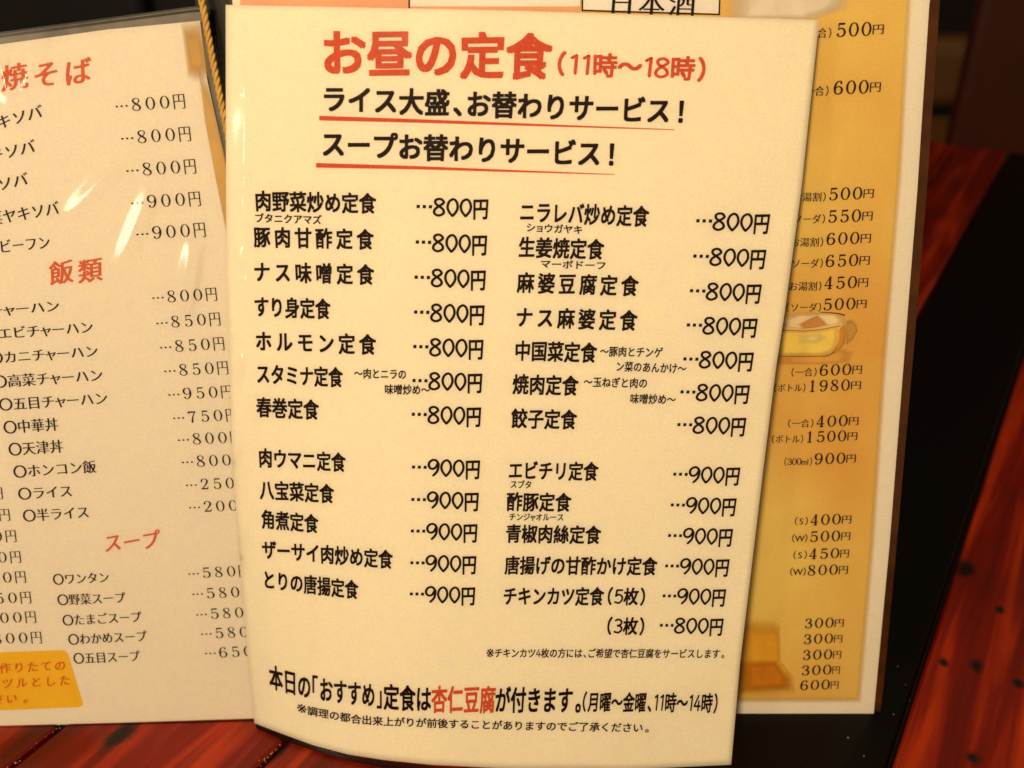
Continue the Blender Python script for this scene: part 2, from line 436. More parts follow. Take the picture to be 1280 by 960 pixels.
def wood_mat(name, c_dark, c_mid, c_light, rough, knots=()):
    m, N, L, P = mat(name)
    tc = N.new('ShaderNodeTexCoord')
    mp = N.new('ShaderNodeMapping'); mp.inputs['Scale'].default_value = (1.6, 26, 26)
    L.new(tc.outputs['Object'], mp.inputs[0])
    n = N.new('ShaderNodeTexNoise'); n.inputs['Scale'].default_value = 3; n.inputs['Detail'].default_value = 9; n.inputs['Distortion'].default_value = .7
    L.new(mp.outputs[0], n.inputs['Vector'])
    r = N.new('ShaderNodeValToRGB'); e = r.color_ramp.elements
    e[0].position = .33; e[0].color = c_dark; e[1].position = .68; e[1].color = c_light
    k = e.new(.5); k.color = c_mid
    L.new(n.outputs['Fac'], r.inputs[0])
    n2 = N.new('ShaderNodeTexNoise'); n2.inputs['Scale'].default_value = 14; n2.inputs['Detail'].default_value = 3
    L.new(tc.outputs['Object'], n2.inputs['Vector'])
    r2 = N.new('ShaderNodeMapRange'); r2.inputs[1].default_value = .3; r2.inputs[2].default_value = .7; r2.inputs[3].default_value = .72; r2.inputs[4].default_value = 1.2
    L.new(n2.outputs['Fac'], r2.inputs[0])
    v = N.new('ShaderNodeVectorMath'); v.operation = 'SCALE'
    L.new(r.outputs[0], v.inputs[0]); L.new(r2.outputs[0], v.inputs['Scale'])
    col = v.outputs[0]
    # knots and burn marks: dark spots at fixed places of the wood
    for (ka, kb, ra, rb) in knots:
        s = N.new('ShaderNodeVectorMath'); s.operation = 'SUBTRACT'; s.inputs[1].default_value = (ka, kb, 0)
        L.new(tc.outputs['Object'], s.inputs[0])
        d = N.new('ShaderNodeVectorMath'); d.operation = 'MULTIPLY'; d.inputs[1].default_value = (1 / ra, 1 / rb, 0)
        L.new(s.outputs[0], d.inputs[0])
        nn = N.new('ShaderNodeTexNoise'); nn.inputs['Scale'].default_value = 120
        L.new(tc.outputs['Object'], nn.inputs['Vector'])
        ln = N.new('ShaderNodeVectorMath'); ln.operation = 'LENGTH'; L.new(d.outputs[0], ln.inputs[0])
        ad = N.new('ShaderNodeMath'); ad.operation = 'ADD'; L.new(ln.outputs['Value'], ad.inputs[0])
        ms = N.new('ShaderNodeMath'); ms.operation = 'MULTIPLY'; ms.inputs[1].default_value = .9; L.new(nn.outputs['Fac'], ms.inputs[0])
        L.new(ms.outputs[0], ad.inputs[1])
        mr = N.new('ShaderNodeMapRange'); mr.interpolation_type = 'SMOOTHSTEP'; mr.inputs[1].default_value = .7; mr.inputs[2].default_value = 1.6
        L.new(ad.outputs[0], mr.inputs[0])
        mx = N.new('ShaderNodeMix'); mx.data_type = 'RGBA'
        mx.inputs['A'].default_value = (.008, .003, .002, 1)
        L.new(mr.outputs[0], mx.inputs['Factor']); L.new(col, mx.inputs['B'])
        col = mx.outputs['Result']
    L.new(col, P.inputs['Base Color'])
    P.inputs['Roughness'].default_value = rough
    P.inputs['Coat Weight'].default_value = .12; P.inputs['Coat Roughness'].default_value = .15; P.inputs['Specular IOR Level'].default_value = .25
    b = N.new('ShaderNodeBump'); b.inputs['Strength'].default_value = .25; b.inputs['Distance'].default_value = .001
    L.new(n.outputs['Fac'], b.inputs['Height']); L.new(b.outputs[0], P.inputs['Normal'])
    return m

def ab(x, y):
    p = table_pt(x, y); return p.dot(A_), p.dot(B_)
kn = [(150, 918, .012, .006), (352, 938, .009, .003), (1180, 828, .004, .0035), (1220, 832, .006, .004), (1272, 853, .004, .004), (1215, 947, .005, .004), (1207, 712, .010, .006), (1250, 762, .004, .003)]
KN = [ab(x, y) + (ra, rb) for x, y, ra, rb in kn]
M_WOOD = wood_mat('red_lacquered_wood', (.085, .0028, .0006, 1), (.17, .006, .0008, 1), (.40, .030, .002, 1), .33, KN)
M_BLK = plain('black_lacquer', (.0012, .0008, .0008), .45, coat=.05, noise=.5, nscale=200, spec=.12)
M_GROOVE = plain('groove_grime', (.02, .008, .003), .6, noise=.8, nscale=500)
M_SPECK = plain('dust_speck', (.45, .42, .38), .6)
M_CRUMB = plain('gold_crumb', (.55, .38, .12), .35, noise=.5)

tb = thing('wooden_table', 'red lacquered plank table with dark knots and one black plank, under the menus', 'table', (0, 0, 0))
edges = [ab(15, 956)[1] + k * (ab(326, 956)[1] - ab(15, 956)[1]) for k in range(-1, 3)]
blk0, blk1 = ab(835, 956)[1], ab(1112, 956)[1]
cuts = edges + [blk0]
strips = list(zip(cuts, cuts[1:])) + [(blk0, blk1)] + [(blk1 + k * .1, blk1 + (k + 1) * .1) for k in range(3)]
a0 = ab(640, 960)[0] - .45
for i, (b0, b1) in enumerate(strips):
    g = .0013; bev = .0012
    b0 += g; b1 -= g
    T = .028
    prof = [(b0, -T), (b0, -bev), (b0 + bev, 0), (b1 - bev, 0), (b1, -bev), (b1, -T)]
    Lg = [a0, end - (.0 if i % 2 else .002)]
    V = [A_ * a + B_ * b + Vector((0, 0, z)) for a in Lg for b, z in prof]
    # object space: x along the grain, y across (so the wood material runs with the plank)
    V = [(a, b, z) for a in Lg for b, z in prof]
    n = len(prof)
    Fc = [(k, (k + 1) % n, n + (k + 1) % n, n + k) for k in range(n)] + [tuple(range(n))[::-1], tuple(range(n, 2 * n))]
    me = bpy.data.meshes.new('plank'); me.from_pydata(V, [], [f[::-1] for f in Fc]); me.update()
    black = abs(b0 - g - blk0) < 1e-6
    me.materials.append(M_BLK if black else M_WOOD)
    o = bpy.data.objects.new('plank', me); COL.objects.link(o); o.parent = tb
    # columns: local x -> A_, local y -> B_ (B_ is clockwise from A_), so mirror through a -90 turn
    from mathutils import Matrix
    o.matrix_local = Matrix(((A_.x, B_.x, 0, 0), (A_.y, B_.y, 0, 0), (0, 0, 1, 0), (0, 0, 0, 1)))
    if black: o['label'] = 'black lacquered plank between the red ones'
def tbox(name, a0_, a1_, b0_, b1_, z0, z1, m, parent):
    V = [A_ * a + B_ * b + Vector((0, 0, z)) for z in (z0, z1) for a, b in ((a0_, b0_), (a1_, b0_), (a1_, b1_), (a0_, b1_))]
    return link(name, V, [(0, 1, 2, 3), (7, 6, 5, 4), (0, 4, 5, 1), (1, 5, 6, 2), (2, 6, 7, 3), (3, 7, 4, 0)], m, parent)
tbox('frame', a0 + .01, end - .01, strips[0][0] + .01, strips[-1][1] - .01, -.06, -.0285, M_GROOVE, tb)
for a, b in ((a0 + .05, strips[0][0] + .04), (a0 + .05, strips[-1][1] - .09), (end - .1, strips[0][0] + .04), (end - .1, strips[-1][1] - .09)):
    tbox('leg', a, a + .05, b, b + .05, -.70, -.0605, M_WOOD, tb)
# crumbs caught in the grooves, dust on the black plank
V, Fc = [], []
def nugget(p, r):
    b = len(V)
    for d in ((1, 0, 0), (0, 1, 0), (-1, 0, 0), (0, -1, 0)): V.append(p + Vector(d) * r * random.uniform(.6, 1.3))
    V.append(p + Vector((0, 0, r * .7))); Fc.extend([(b, b + 1, b + 4), (b + 1, b + 2, b + 4), (b + 2, b + 3, b + 4), (b + 3, b, b + 4)])
for e_, (xa, ya), (xb, yb) in ((edges[1], (-20, 985), (95, 895)), (edges[2], (300, 980), (370, 915))):
    for _ in range(30):
        a = random.uniform(ab(xa, ya)[0], ab(xb, yb)[0])
        nugget(A_ * a + B_ * (e_ + random.gauss(0, .0007)) + Vector((0, 0, -.0001)), random.uniform(.00012, .0004))
cr = link('groove_crumbs', V, Fc, M_CRUMB, tb); cr['kind'] = 'stuff'
V, Fc = [], []
for x, y, r in ((1060, 922, .0005), (1122, 833, .00025), (1132, 856, .00025), (1137, 876, .0002), (1080, 945, .0003), (1117, 893, .0003)):
    nugget(table_pt(x, y), r)
sp = link('dust_specks', V, Fc, M_SPECK, tb); sp['kind'] = 'stuff'

# ================================================================== THE DARK ROOM BEHIND
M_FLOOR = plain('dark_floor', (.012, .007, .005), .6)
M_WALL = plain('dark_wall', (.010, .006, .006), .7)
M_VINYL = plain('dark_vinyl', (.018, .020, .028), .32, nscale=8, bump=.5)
M_SEAT = plain('brown_vinyl', (.17, .075, .022), .4, nscale=9, bump=.5)
M_POST = plain('dark_post_wood', (.07, .008, .003), .5, nscale=12)
def box(name, x0, x1, y0, y1, z0, z1, m, parent=None, bevel=0):
    V = [(x, y, z) for z in (z0, z1) for x, y in ((x0, y0), (x1, y0), (x1, y1), (x0, y1))]
    o = link(name, V, [(3, 2, 1, 0), (4, 5, 6, 7), (0, 1, 5, 4), (1, 2, 6, 5), (2, 3, 7, 6), (3, 0, 4, 7)], m, parent)
    if bevel:
        md = o.modifiers.new('b', 'BEVEL'); md.width = bevel; md.segments = 4
    return o
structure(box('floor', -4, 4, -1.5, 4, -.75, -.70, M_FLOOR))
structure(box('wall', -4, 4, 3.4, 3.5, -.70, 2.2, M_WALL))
bn = thing('padded_bench', 'dark padded vinyl bench beyond the far end of the table, out of focus', 'bench', (0, 2.2, -.70))
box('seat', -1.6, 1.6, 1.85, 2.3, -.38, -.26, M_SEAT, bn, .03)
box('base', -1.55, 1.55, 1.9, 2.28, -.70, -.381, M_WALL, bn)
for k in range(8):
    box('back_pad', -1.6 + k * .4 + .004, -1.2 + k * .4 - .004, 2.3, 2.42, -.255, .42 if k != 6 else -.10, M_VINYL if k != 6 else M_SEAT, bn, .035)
ps = thing('wooden_post', 'dark red wooden post at the right, beyond the table', 'post', (.84, 1.52, -.70))
box('post_body', .672, 1.0, 1.5, 1.535, -.70, 1.2, M_POST, ps, .01)

# ================================================================== THE MENU BOOKLET
bk = thing('menu_booklet', 'open cord-bound menu booklet in clear vinyl sleeves, standing behind the lunch sheet', 'menu', tuple(right.pt(340, 900)))
# --- left leaf (noodles, rice and soup)
LPg = coons([(-130, 73), (0, 55.5), (133, 37), (250, 26)], [(-130, 913), (0, 908), (319, 898), (345, 897)],
            [(73, -130), (913, -130)], [(26, 250), (100, 259), (190, 279), (300, 300), (600, 325), (897, 345)], 40, 60)
fp = sheet_mesh('food_page', left, LPg, 0, .0003, M_LPAPER, bk)
fp['label'] = 'cream page of noodle, rice and soup dishes with red headings'
LSg = coons([(-135, 60), (0, 41), (234, 10), (256, 8)], [(-135, 919), (0, 913), (319, 902), (350, 901)],
            [(60, -135), (919, -135)], [(8, 256), (100, 266), (190, 286), (300, 306), (600, 331), (901, 350)], 10, 14)
M_SLV = plain('frosted_vinyl', (.16, .145, .13), .25, coat=.4, nscale=120, noise=.5)
M_SLB = plain('smoked_vinyl', (.065, .018, .003), .35, coat=.1, nscale=90, noise=.9, spec=.2)
M_RIM = plain('black_vinyl_edge', (.006, .005, .005), .3)
sheet_mesh('sleeve_back', left, LSg, -.0012, .0004, M_SLV, bk)
def seg_dist(x, y, a, b):
    ax, ay = a; bx, by = b; dx, dy = bx - ax, by - ay
    t = max(0, min(1, ((x - ax) * dx + (y - ay) * dy) / (dx * dx + dy * dy)))
    return math.hypot(x - ax - dx * t, y - ay - dy * t), t
RID = [((92, 265), (174, 178), 12, .0008), ((148, 340), (194, 228), 12, .0008), ((243, 300), (226, 400), 12, .0011),
       ((-5, 60), (12, 120), 8, .0007), ((40, 560), (70, 700), 14, .0003), ((150, 640), (120, 760), 16, .0003),
       ((60, 20), (30, 110), 9, .0006)]
def lfilm(x, y):
    d = .00012 * (1 + math.sin(x / 47 + y / 90)) * .5
    for a, b, wd, am in RID:
        q, t = seg_dist(x, y, a, b)
        if q < wd * 4: d += am * math.exp(-(q / wd) ** 2) * math.sin(math.pi * min(1, max(0, .06 + t * .9))) ** .5
    return d
M_FILM = film_mat('clear_film', rough=.11, bump=.04)
LFg = coons([(-135, 60), (0, 41), (234, 10), (256, 8)], [(-135, 919), (0, 913), (319, 902), (350, 901)],
            [(60, -135), (919, -135)], [(8, 256), (100, 266), (190, 286), (300, 306), (600, 331), (901, 350)], 150, 240)
sheet_mesh('sleeve_film', left, LFg, .0006, 0, M_FILM, bk, lfilm)
def strip(name, sh, pts, wd, off, m, parent, thick=.0004):
    V = []
    for x, y0, y1 in [(p[0], p[1] - wd[0], p[1] + wd[1]) for p in pts]:
        V += [sh.pt(x, y0, off), sh.pt(x, y1, off), sh.pt(x, y0, off - thick), sh.pt(x, y1, off - thick)]
    Fc = []
    for i in range(len(pts) - 1):
        a = i * 4; b = a + 4
        Fc += [(a, a + 1, b + 1, b), (a + 2, b + 2, b + 3, a + 3), (a, b, b + 2, a + 2), (a + 1, a + 3, b + 3, b + 1)]
    n = len(V); Fc += [(0, 2, 3, 1), (n - 4, n - 3, n - 1, n - 2)]
    return link(name, V, Fc, m, parent)
strip('edge_binding', left, [(-135, 913), (0, 909), (160, 904), (318, 899.5), (348, 898.5)], (0, 5), .0012, M_RIM, bk)
strip('edge_binding', left, [(-135, 60), (0, 41.5), (234, 10.5), (256, 8.5)], (1.5, 1.0), .0012, M_RIM, bk)

for t, h, pts in (('…800円', 17, (144, 132.5, 231, 125.6)), ('…800円', 17, (151, 172.7, 238, 166.4)), ('…800円', 17, (157.5, 213, 244.5, 207)),
                  ('…900円', 17, (163.6, 253.3, 250.3, 247.6)), ('…900円', 17, (170, 292.4, 256.5, 286.4)),
                  ('…800円', 15.5, (190, 372, 270.7, 367)), ('…850円', 15.5, (195, 403.6, 275, 398)), ('…850円', 15.5, (199.7, 434, 280, 428.7)),
                  ('…850円', 15.5, (205, 463.6, 284.8, 459)), ('…950円', 15, (210, 493, 289.5, 489)), ('…750円', 15, (216, 522.2, 295.5, 518)),
                  ('…800円', 15, (222, 549.6, 301, 546)), ('…800円', 15, (227, 577.4, 306, 574)), ('…250円', 14.5, (232, 606, 310, 603)),
                  ('…200円', 14.5, (236, 634, 314, 631)), ('…580円', 14, (235, 717, 311, 713)), ('…580円', 14, (240, 742.3, 316, 739.3)),
                  ('…580円', 14, (245, 768, 321, 764.6)), ('…580円', 14, (251, 792.2, 326.7, 789)), ('…650円', 14, (255.8, 816.4, 332, 813)),
                  ):
    price(left, fp, t[1:4], pts[0], pts[1], pts[2], pts[3], h, M_GREY, 'min', FRL, h * 1.12)
for d, x1, y in (('650', 3, 616), ('750', 12, 643), ('700', 20, 669.6), ('750', 25.8, 695.8), ('800', 32, 720.8), ('850', 38.5, 746.4), ('800', 44.6, 770.8), ('800', 51.8, 796.4)):
    price(left, fp, d, x1 - 79, y + 3, x1, y, 14, M_GREY, 'min', FRL, 15.5)

def L(name, t, x0, y0, x1, y1, h, m=M_GREY, sty='minb', cw=None, pts=None):
    return text(left, fp, name, t, x0, y0, x1, y1, h, m, sty, cw, pts)
L('heading', '焼そば', 3, 97, 112, 88, 31, M_VERM, 'brush', cw=30)
L('heading', '飯類', 63, 341, 126, 337, 28, M_VERM, 'brush', cw=27)
L('heading', 'スープ', 131, 679, 198, 674, 22, M_VERM, 'brush', cw=20)
L('dish_name', 'ヤキソバ', -24, 158, 52, 139, 17, pts=[(-24, 160), (10, 150), (52, 138.5)])
L('dish_name', 'ヤキソバ', -34, 200, 43, 182, 17)
L('dish_name', 'ヤキソバ', -42, 240, 34, 223, 16.5)
L('dish_name', '野菜ヤキソバ', -32, 277, 73, 259.5, 17.5)
L('dish_name', 'ビーフン', -1, 308.5, 62, 302.5, 16.5)
L('dish_name', 'チャーハン', -14, 389, 74, 382, 14.5)
L('dish_name', 'エビチャーハン', -2, 417, 116, 408.5, 15)
L('dish_name', '○カニチャーハン', -13, 448, 122, 438.5, 15)
L('dish_name', '○高菜チャーハン', -8, 477.5, 128, 468.5, 15.5)
L('dish_name', '○五目チャーハン', -1, 506, 134, 497.5, 15.5)
L('dish_name', '○中華丼', 4.7, 534.5, 72, 530, 16)
L('dish_name', '○天津丼', 11, 562, 78, 557.5, 16)
L('dish_name', '○ホンコン飯', 17, 590, 119.5, 583, 15.5)
L('dish_name', '○ライス', 23, 617.6, 90, 613.4, 15)
L('dish_name', '○半ライス', 29, 645, 111, 639.8, 15)
L('dish_name', '○ワンタン', 66.4, 724.5, 136, 721.5, 13.5)
L('dish_name', '○野菜スープ', 72, 750, 156, 747, 13.5)
L('dish_name', '○たまごスープ', 78.4, 775.6, 176, 771, 13.5)
L('dish_name', '○わかめスープ', 85.5, 799.6, 182.7, 795, 13.5)
L('dish_name', '○五目スープ', 92, 823.2, 174, 820, 13.5)

def flat(sheet, parent, name, poly, m, off):
    V = [sheet.pt(x, y, off) for x, y in poly]
    return link(name, V, [tuple(range(len(V)))[::-1]], m, parent)
M_ORBOX = paper_mat('orange_label', base(236, 172, 22), base(240, 180, 34), scale=40)
flat(left, fp, 'orange_panel', [(-60, 817), (-20, 816), (76, 812.8), (81, 813.6), (84.5, 817), (103.2, 878), (102.5, 882), (98, 884), (-20, 889), (-60, 891)], M_ORBOX, .00012)
L('panel_text', '作りたての', 0, 835.5, 81.5, 831.6, 12.5, M_ORTEXT, 'brush', cw=13)
L('panel_text', 'ツルツルとした', -33, 856.5, 87.5, 850, 12.5, M_ORTEXT, 'brush', cw=13)
L('panel_text', 'さい。', -9, 874.5, 38, 872, 12, M_ORTEXT, 'brush', cw=13)

# stain of old tape in the upper corner
def soft_poly(sheet, parent, name, poly, m, off, inner=.75, centre=None):
    cx = sum(p[0] for p in poly) / len(poly); cy = sum(p[1] for p in poly) / len(poly)
    if centre: cx, cy = centre
    n = len(poly)
    ring = lambda k: [(cx + (x - cx) * k, cy + (y - cy) * k) for x, y in poly]
    P = ring(1) + ring(inner) + [(cx, cy)]
    Fc = [(i, n + i, n + (i + 1) % n, (i + 1) % n) for i in range(n)] + [(n + i, 2 * n, n + (i + 1) % n) for i in range(n)]
    o = link(name, [sheet.pt(x, y, off) for x, y in P], Fc, m, parent)
    a = o.data.attributes.new('fade', 'FLOAT', 'POINT')
    for i in range(len(P)): a.data[i].value = 0.0 if i < n else 1.0
    return o
M_STAIN = soft_ink('tape_stain', base(196, 140, 40))
soft_poly(left, fp, 'tape_stain', [(225, 27), (251, 23), (259, 62), (264, 98), (246, 103), (234, 98), (229, 60)], M_STAIN, .00015, .35)
M_AMB = soft_ink('amber_edge', base(205, 150, 60))
soft_poly(left, fp, 'amber_edge', [(246, 80), (259, 98), (281, 190), (302, 300), (290, 330), (270, 230), (255, 150)], M_AMB, .00014, .6)

# --- spine and cord
M_SPINE = plain('black_spine_vinyl', (.006, .006, .007), .2, coat=.6)
mid = Sheet(lambda x, y: max(lpl(x, y), rpl(x, y)) + .001, lambda x, y: 0, (0, 0))
SPg = coons([(240, -40), (300, -40)], [(330, 900), (362, 900)], [(-40, 240), (900, 330)], [(-40, 300), (900, 362)], 4, 20)
sheet_mesh('spine', mid, SPg, -.002, .0008, M_SPINE, bk)
M_CORD = plain('yellow_cord', base(214, 158, 62), .7, nscale=300, noise=.35, bump=.3)
cp = [(-60, 244), (-20, 248), (20, 256), (40, 259.5), (70, 265), (100, 271), (140, 279), (180, 287), (240, 297), (320, 306)]
ys = [(-60 + i * 2.0) for i in range(190)]
V, Fc = [], []
for sdx in range(3):
    b0 = len(V); rs = 6
    for i, y in enumerate(ys):
        x = interp(cp, y); c = left.pt(x, y, .0026)
        tdir = (left.pt(interp(cp, y + 4), y + 4, .0026) - c).normalized()
        n1 = tdir.cross(FW).normalized(); n2 = tdir.cross(n1)
        ph = i * .42 + sdx * 2 * math.pi / 3
        c2 = c + (n1 * math.cos(ph) + n2 * math.sin(ph)) * .00062
        for k in range(rs):
            t = k * 2 * math.pi / rs
            V.append(c2 + (n1 * math.cos(t) + n2 * math.sin(t)) * .00072)
    for i in range(len(ys) - 1):
        for k in range(rs):
            a = b0 + i * rs + k; b = b0 + i * rs + (k + 1) % rs
            Fc.append((a, b, b + rs, a + rs))
link('binding_cord', V, Fc, M_CORD, bk, smooth=True)

# --- right leaf (drinks)
RPg = coons([(288, -40), (1166, -40)], [(345, 903), (1092, 893.5)], [(-40, 288), (903, 345)],
            [(-40, 1168), (0, 1162), (240, 1146.5), (440, 1130.7), (680, 1112), (893.5, 1092)], 30, 40)
dp = sheet_mesh('drinks_page', right, RPg, 0, .0003, M_MARGIN, bk)
dp['label'] = 'gold printed page of drink prices with a cream margin'
RSg = coons([(284, -50), (1180, -50)], [(342, 911), (1100, 901)], [(-50, 284), (911, 342)],
            [(-50, 1180), (0, 1175), (220, 1160), (440, 1142), (680, 1121), (885, 1102), (901, 1099)], 12, 20)
sheet_mesh('sleeve_back', right, RSg, -.0012, .0004, M_SLB, bk)
sheet_mesh('sleeve_film', right, coons([(284, -50), (1180, -50)], [(342, 911), (1100, 901)], [(-50, 284), (911, 342)],
            [(-50, 1180), (0, 1175), (220, 1160), (440, 1142), (680, 1121), (885, 1102), (901, 1099)], 50, 60), .0006, 0, M_FILM, bk,
            lambda x, y: .0002 * math.sin(x / 60 + y / 130))
# gold panel as a grid whose right and lower rim fade out
GE = [(-40, 1139), (0, 1136), (220, 1124), (440, 1106), (680, 1090), (878, 1073)]
V, Fc, fade = [], [], []
rows = [-40 + k * 20 for k in range(46)] + [871, 879]
for y in rows:
    xe = interp(GE, y)
    for q in (0, .25, .5, .75, 1, 2):
        x = 345 + (xe - 4 - 345) * q if q <= 1 else xe + 4
        V.append(right.pt(x, y, .00010)); fade.append(0 if q == 2 or y == 879 else 1)
for j in range(len(rows) - 1):
    for i in range(5):
        a = j * 6 + i; Fc.append((a, a + 6, a + 7, a + 1))
gp = link('gold_panel', V, Fc, None, dp)
at = gp.data.attributes.new('fade', 'FLOAT', 'POINT')
for i, v in enumerate(fade): at.data[i].value = v
n_ = M_GOLD.node_tree; an = n_.nodes.new('ShaderNodeAttribute'); an.attribute_name = 'fade'
n_.links.new(an.outputs['Fac'], n_.nodes['Principled BSDF'].inputs['Alpha'])
gp.data.materials.append(M_GOLD)
# header boxes along the top
M_PEACH = paper_mat('peach_print', base(232, 160, 100), base(238, 172, 116))
M_WHITE = paper_mat('white_print', base(243, 222, 178), base(247, 226, 186))
flat(right, dp, 'peach_panel', [(300, -38), (511, -38), (511, 30), (300, 30)], M_PEACH, .00016)
flat(right, dp, 'white_panel', [(512.5, -38), (725, -38), (725, 12), (512.5, 12)], M_WHITE, .00016)
flat(right, dp, 'peach_panel', [(512.5, 8), (725, 8), (725, 24), (512.5, 24)], M_PEACH, .00018)
flat(right, dp, 'heading_box', [(727, -38), (902, -38), (900, 19), (727, 14)], M_BLACK, .00016)
flat(right, dp, 'heading_panel', [(729, -36), (900, -36), (898, 17), (729, 12)], M_WHITE, .00022)
flat(right, dp, 'rule', [(510.5, -38), (512.5, -38), (512.5, 24), (510.5, 24)], M_BLACK, .00022)
ik = Ink(right, .0003); run(ik, '日本酒', [(762, 3), (868, 5)], 29, 'minb', cw=30); ik.build('heading', M_BLACK, dp)
M_PALE = soft_ink('pale_print', base(232, 205, 158))
soft_poly(right, dp, 'pale_wash', [(905, -38), (1080, -38), (1060, 12), (1010, 30), (905, 30)], M_PALE, .00016, .6)
# printed cup of whisky and amber bottle
def cup(x, y): return (960 + x / 9.14, 370 + y / 9.14)
def prt(name, pts, c, off, inner=.8):
    inner *= .78; soft_poly(right, dp, name, [cup(*p) for p in pts], soft_ink('print_' + name, base(*c)), off, inner)
prt('cup_shade', [(60, 700), (700, 690), (900, 590), (1000, 640), (960, 760), (600, 790), (60, 790)], (226, 160, 62), .00013, .7)
prt('cup_handle', [(900, 270), (960, 262), (1020, 330), (1030, 400), (980, 500), (890, 580), (880, 400)], (200, 146, 58), .00014, .75)
prt('cup_glass', [(60, 210), (300, 170), (600, 175), (860, 200), (925, 290), (900, 540), (830, 640), (700, 700), (60, 705)], (238, 190, 96), .00015, .92)
prt('cup_liquid', [(60, 395), (400, 402), (640, 385), (830, 345), (820, 560), (740, 650), (620, 685), (60, 690)], (246, 204, 84), .00017, .93)
prt('cup_wall', [(820, 350), (895, 300), (885, 540), (820, 630), (700, 690), (770, 600), (810, 520)], (220, 140, 36), .00018, .7)
prt('cup_opening', [(130, 280), (300, 215), (600, 195), (800, 205), (890, 265), (850, 320), (700, 345), (400, 385), (160, 370)], (242, 208, 138), .00018, .9)
prt('liquid_glint', [(330, 430), (620, 420), (700, 470), (560, 560), (340, 540)], (244, 212, 118), .0002, .15)
prt('ice', [(330, 325), (570, 208), (650, 275), (700, 330), (500, 372), (390, 378)], (212, 138, 58), .0002, .75)
def rule(sheet, parent, name, pts, w0, w1, m, off=.00022, k=24):
    V = []; x0, x1 = pts[0][0], pts[-1][0]
    for i in range(k + 1):
        x = x0 + (x1 - x0) * i / k; y = interp(pts, x); wd = w0 + (w1 - w0) * i / k
        V += [sheet.pt(x, y - wd / 2, off), sheet.pt(x, y + wd / 2, off)]
    return link(name, V, [(2 * i, 2 * i + 1, 2 * i + 3, 2 * i + 2) for i in range(k)], m, parent)
M_BRN = ink('brown_line_ink', base(120, 66, 20))
rule(right, dp, 'cup_line', [cup(600, 185), cup(700, 190), cup(800, 200), cup(880, 220)], .9, 2.0, M_BRN, .00024)
rule(right, dp, 'cup_line', [cup(60, 385), cup(400, 400), cup(600, 385), cup(830, 340)], .9, .8, M_BRN, .00024)
rule(right, dp, 'cup_line', [cup(60, 688), cup(400, 690), cup(660, 686), cup(760, 640)], .9, .7, M_BRN, .00024)
def bot(x, y): return (910 + x / 5.333, 730 + y / 5.333)
def prb(name, pts, c, off, inner=.8):
    inner *= .62; soft_poly(right, dp, name, [bot(*p) for p in pts], soft_ink('print_' + name, base(*c)), off, inner)
prb('bottle_glow', [(60, 225), (300, 235), (350, 265), (355, 520), (440, 620), (460, 740), (60, 760)], (234, 166, 34), .00013, .85)
prb('bottle_body', [(60, 510), (330, 500), (350, 540), (425, 640), (420, 710), (60, 730)], (214, 128, 16), .00015, .8)

def R(label, lx0, lx1, ly, dg, dx0, dx1, dy, ex, hd, hk):
    sl = -.035
    ik = Ink(right, .0003)
    run(ik, label, [(lx0, ly - sl * (lx1 - lx0) * .3), (lx1, ly)], hk, 'minb'); ik.build('serving_size', M_PLUM, dp) if label else None
    ik = Ink(right, .0003); n = len(dg); pitch = (dx1 - dx0 + (dx1 - dx0) * .28 / n) / n
    for i, c in enumerate(dg):
        cx = dx0 + pitch * (i + .5) - pitch * .12
        ik.put(c, 'minb', cx, dy + sl * (cx - (dx0 + dx1) / 2), pitch * .62, hd * .88, sl)
    ew = (ex - dx1) * .86
    ik.put('円', 'minb', ex - ew * .5, dy + .8 + sl * (ex - (dx0 + dx1) / 2), ew / .82, hk * 1.18, sl)
    ik.build('price', M_PLUM, dp)
R('(一合)', 1003, 1040, 41, '500', 1045.5, 1089, 36.7, 1104.5, 19, 12)
R('(一合)', 1000, 1036.5, 113.5, '600', 1042, 1085.5, 109, 1100.8, 18.5, 12)
R('(お湯割)', 985, 1033, 246, '500', 1036, 1077.5, 242, 1092, 17, 11)
R('(ソーダ)', 986, 1032, 273.5, '550', 1035, 1076, 270, 1090.6, 17, 11)
R('(お湯割)', 982, 1029.8, 302.5, '600', 1033, 1074, 298, 1088.5, 16.5, 11)
R('(ソーダ)', 984, 1029.3, 329, '650', 1032, 1072.5, 325.6, 1087, 16.5, 11)
R('(お湯割)', 980, 1027.5, 357.5, '450', 1030, 1071, 353.2, 1085, 16.5, 11)
R('(ソーダ)', 982.5, 1027, 384, '500', 1029, 1069, 380, 1083, 16, 10.5)
R('(一合)', 988.7, 1021.5, 465, '600', 1024.5, 1063.8, 462.2, 1077.2, 15.5, 10.5)
R('(ボトル)', 967, 1007.5, 484.6, '1980', 1010.5, 1062, 482, 1076, 15.5, 10)
R('(一合)', 984.5, 1017.5, 529, '400', 1020, 1059.4, 526.4, 1073, 15, 10)
R('(ボトル)', 964.5, 1004.5, 548.6, '1500', 1007.3, 1057.5, 545.6, 1071.5, 15, 10)
R('(300ml)', 980, 1015.5, 576.8, '900', 1018, 1056.4, 573.2, 1069.6, 15, 10)
R('(S)', 993, 1010.5, 651.2, '400', 1012.7, 1050.8, 649.5, 1064, 14.5, 10)
R('(W)', 989.5, 1010, 672.6, '500', 1012.3, 1050, 670.3, 1062.7, 14.5, 10)
R('(S)', 991, 1009.3, 693.6, '450', 1011, 1048.8, 692, 1061, 14, 10)
R('(W)', 987, 1008, 714.5, '800', 1009.5, 1047, 712.5, 1059.7, 14, 10)
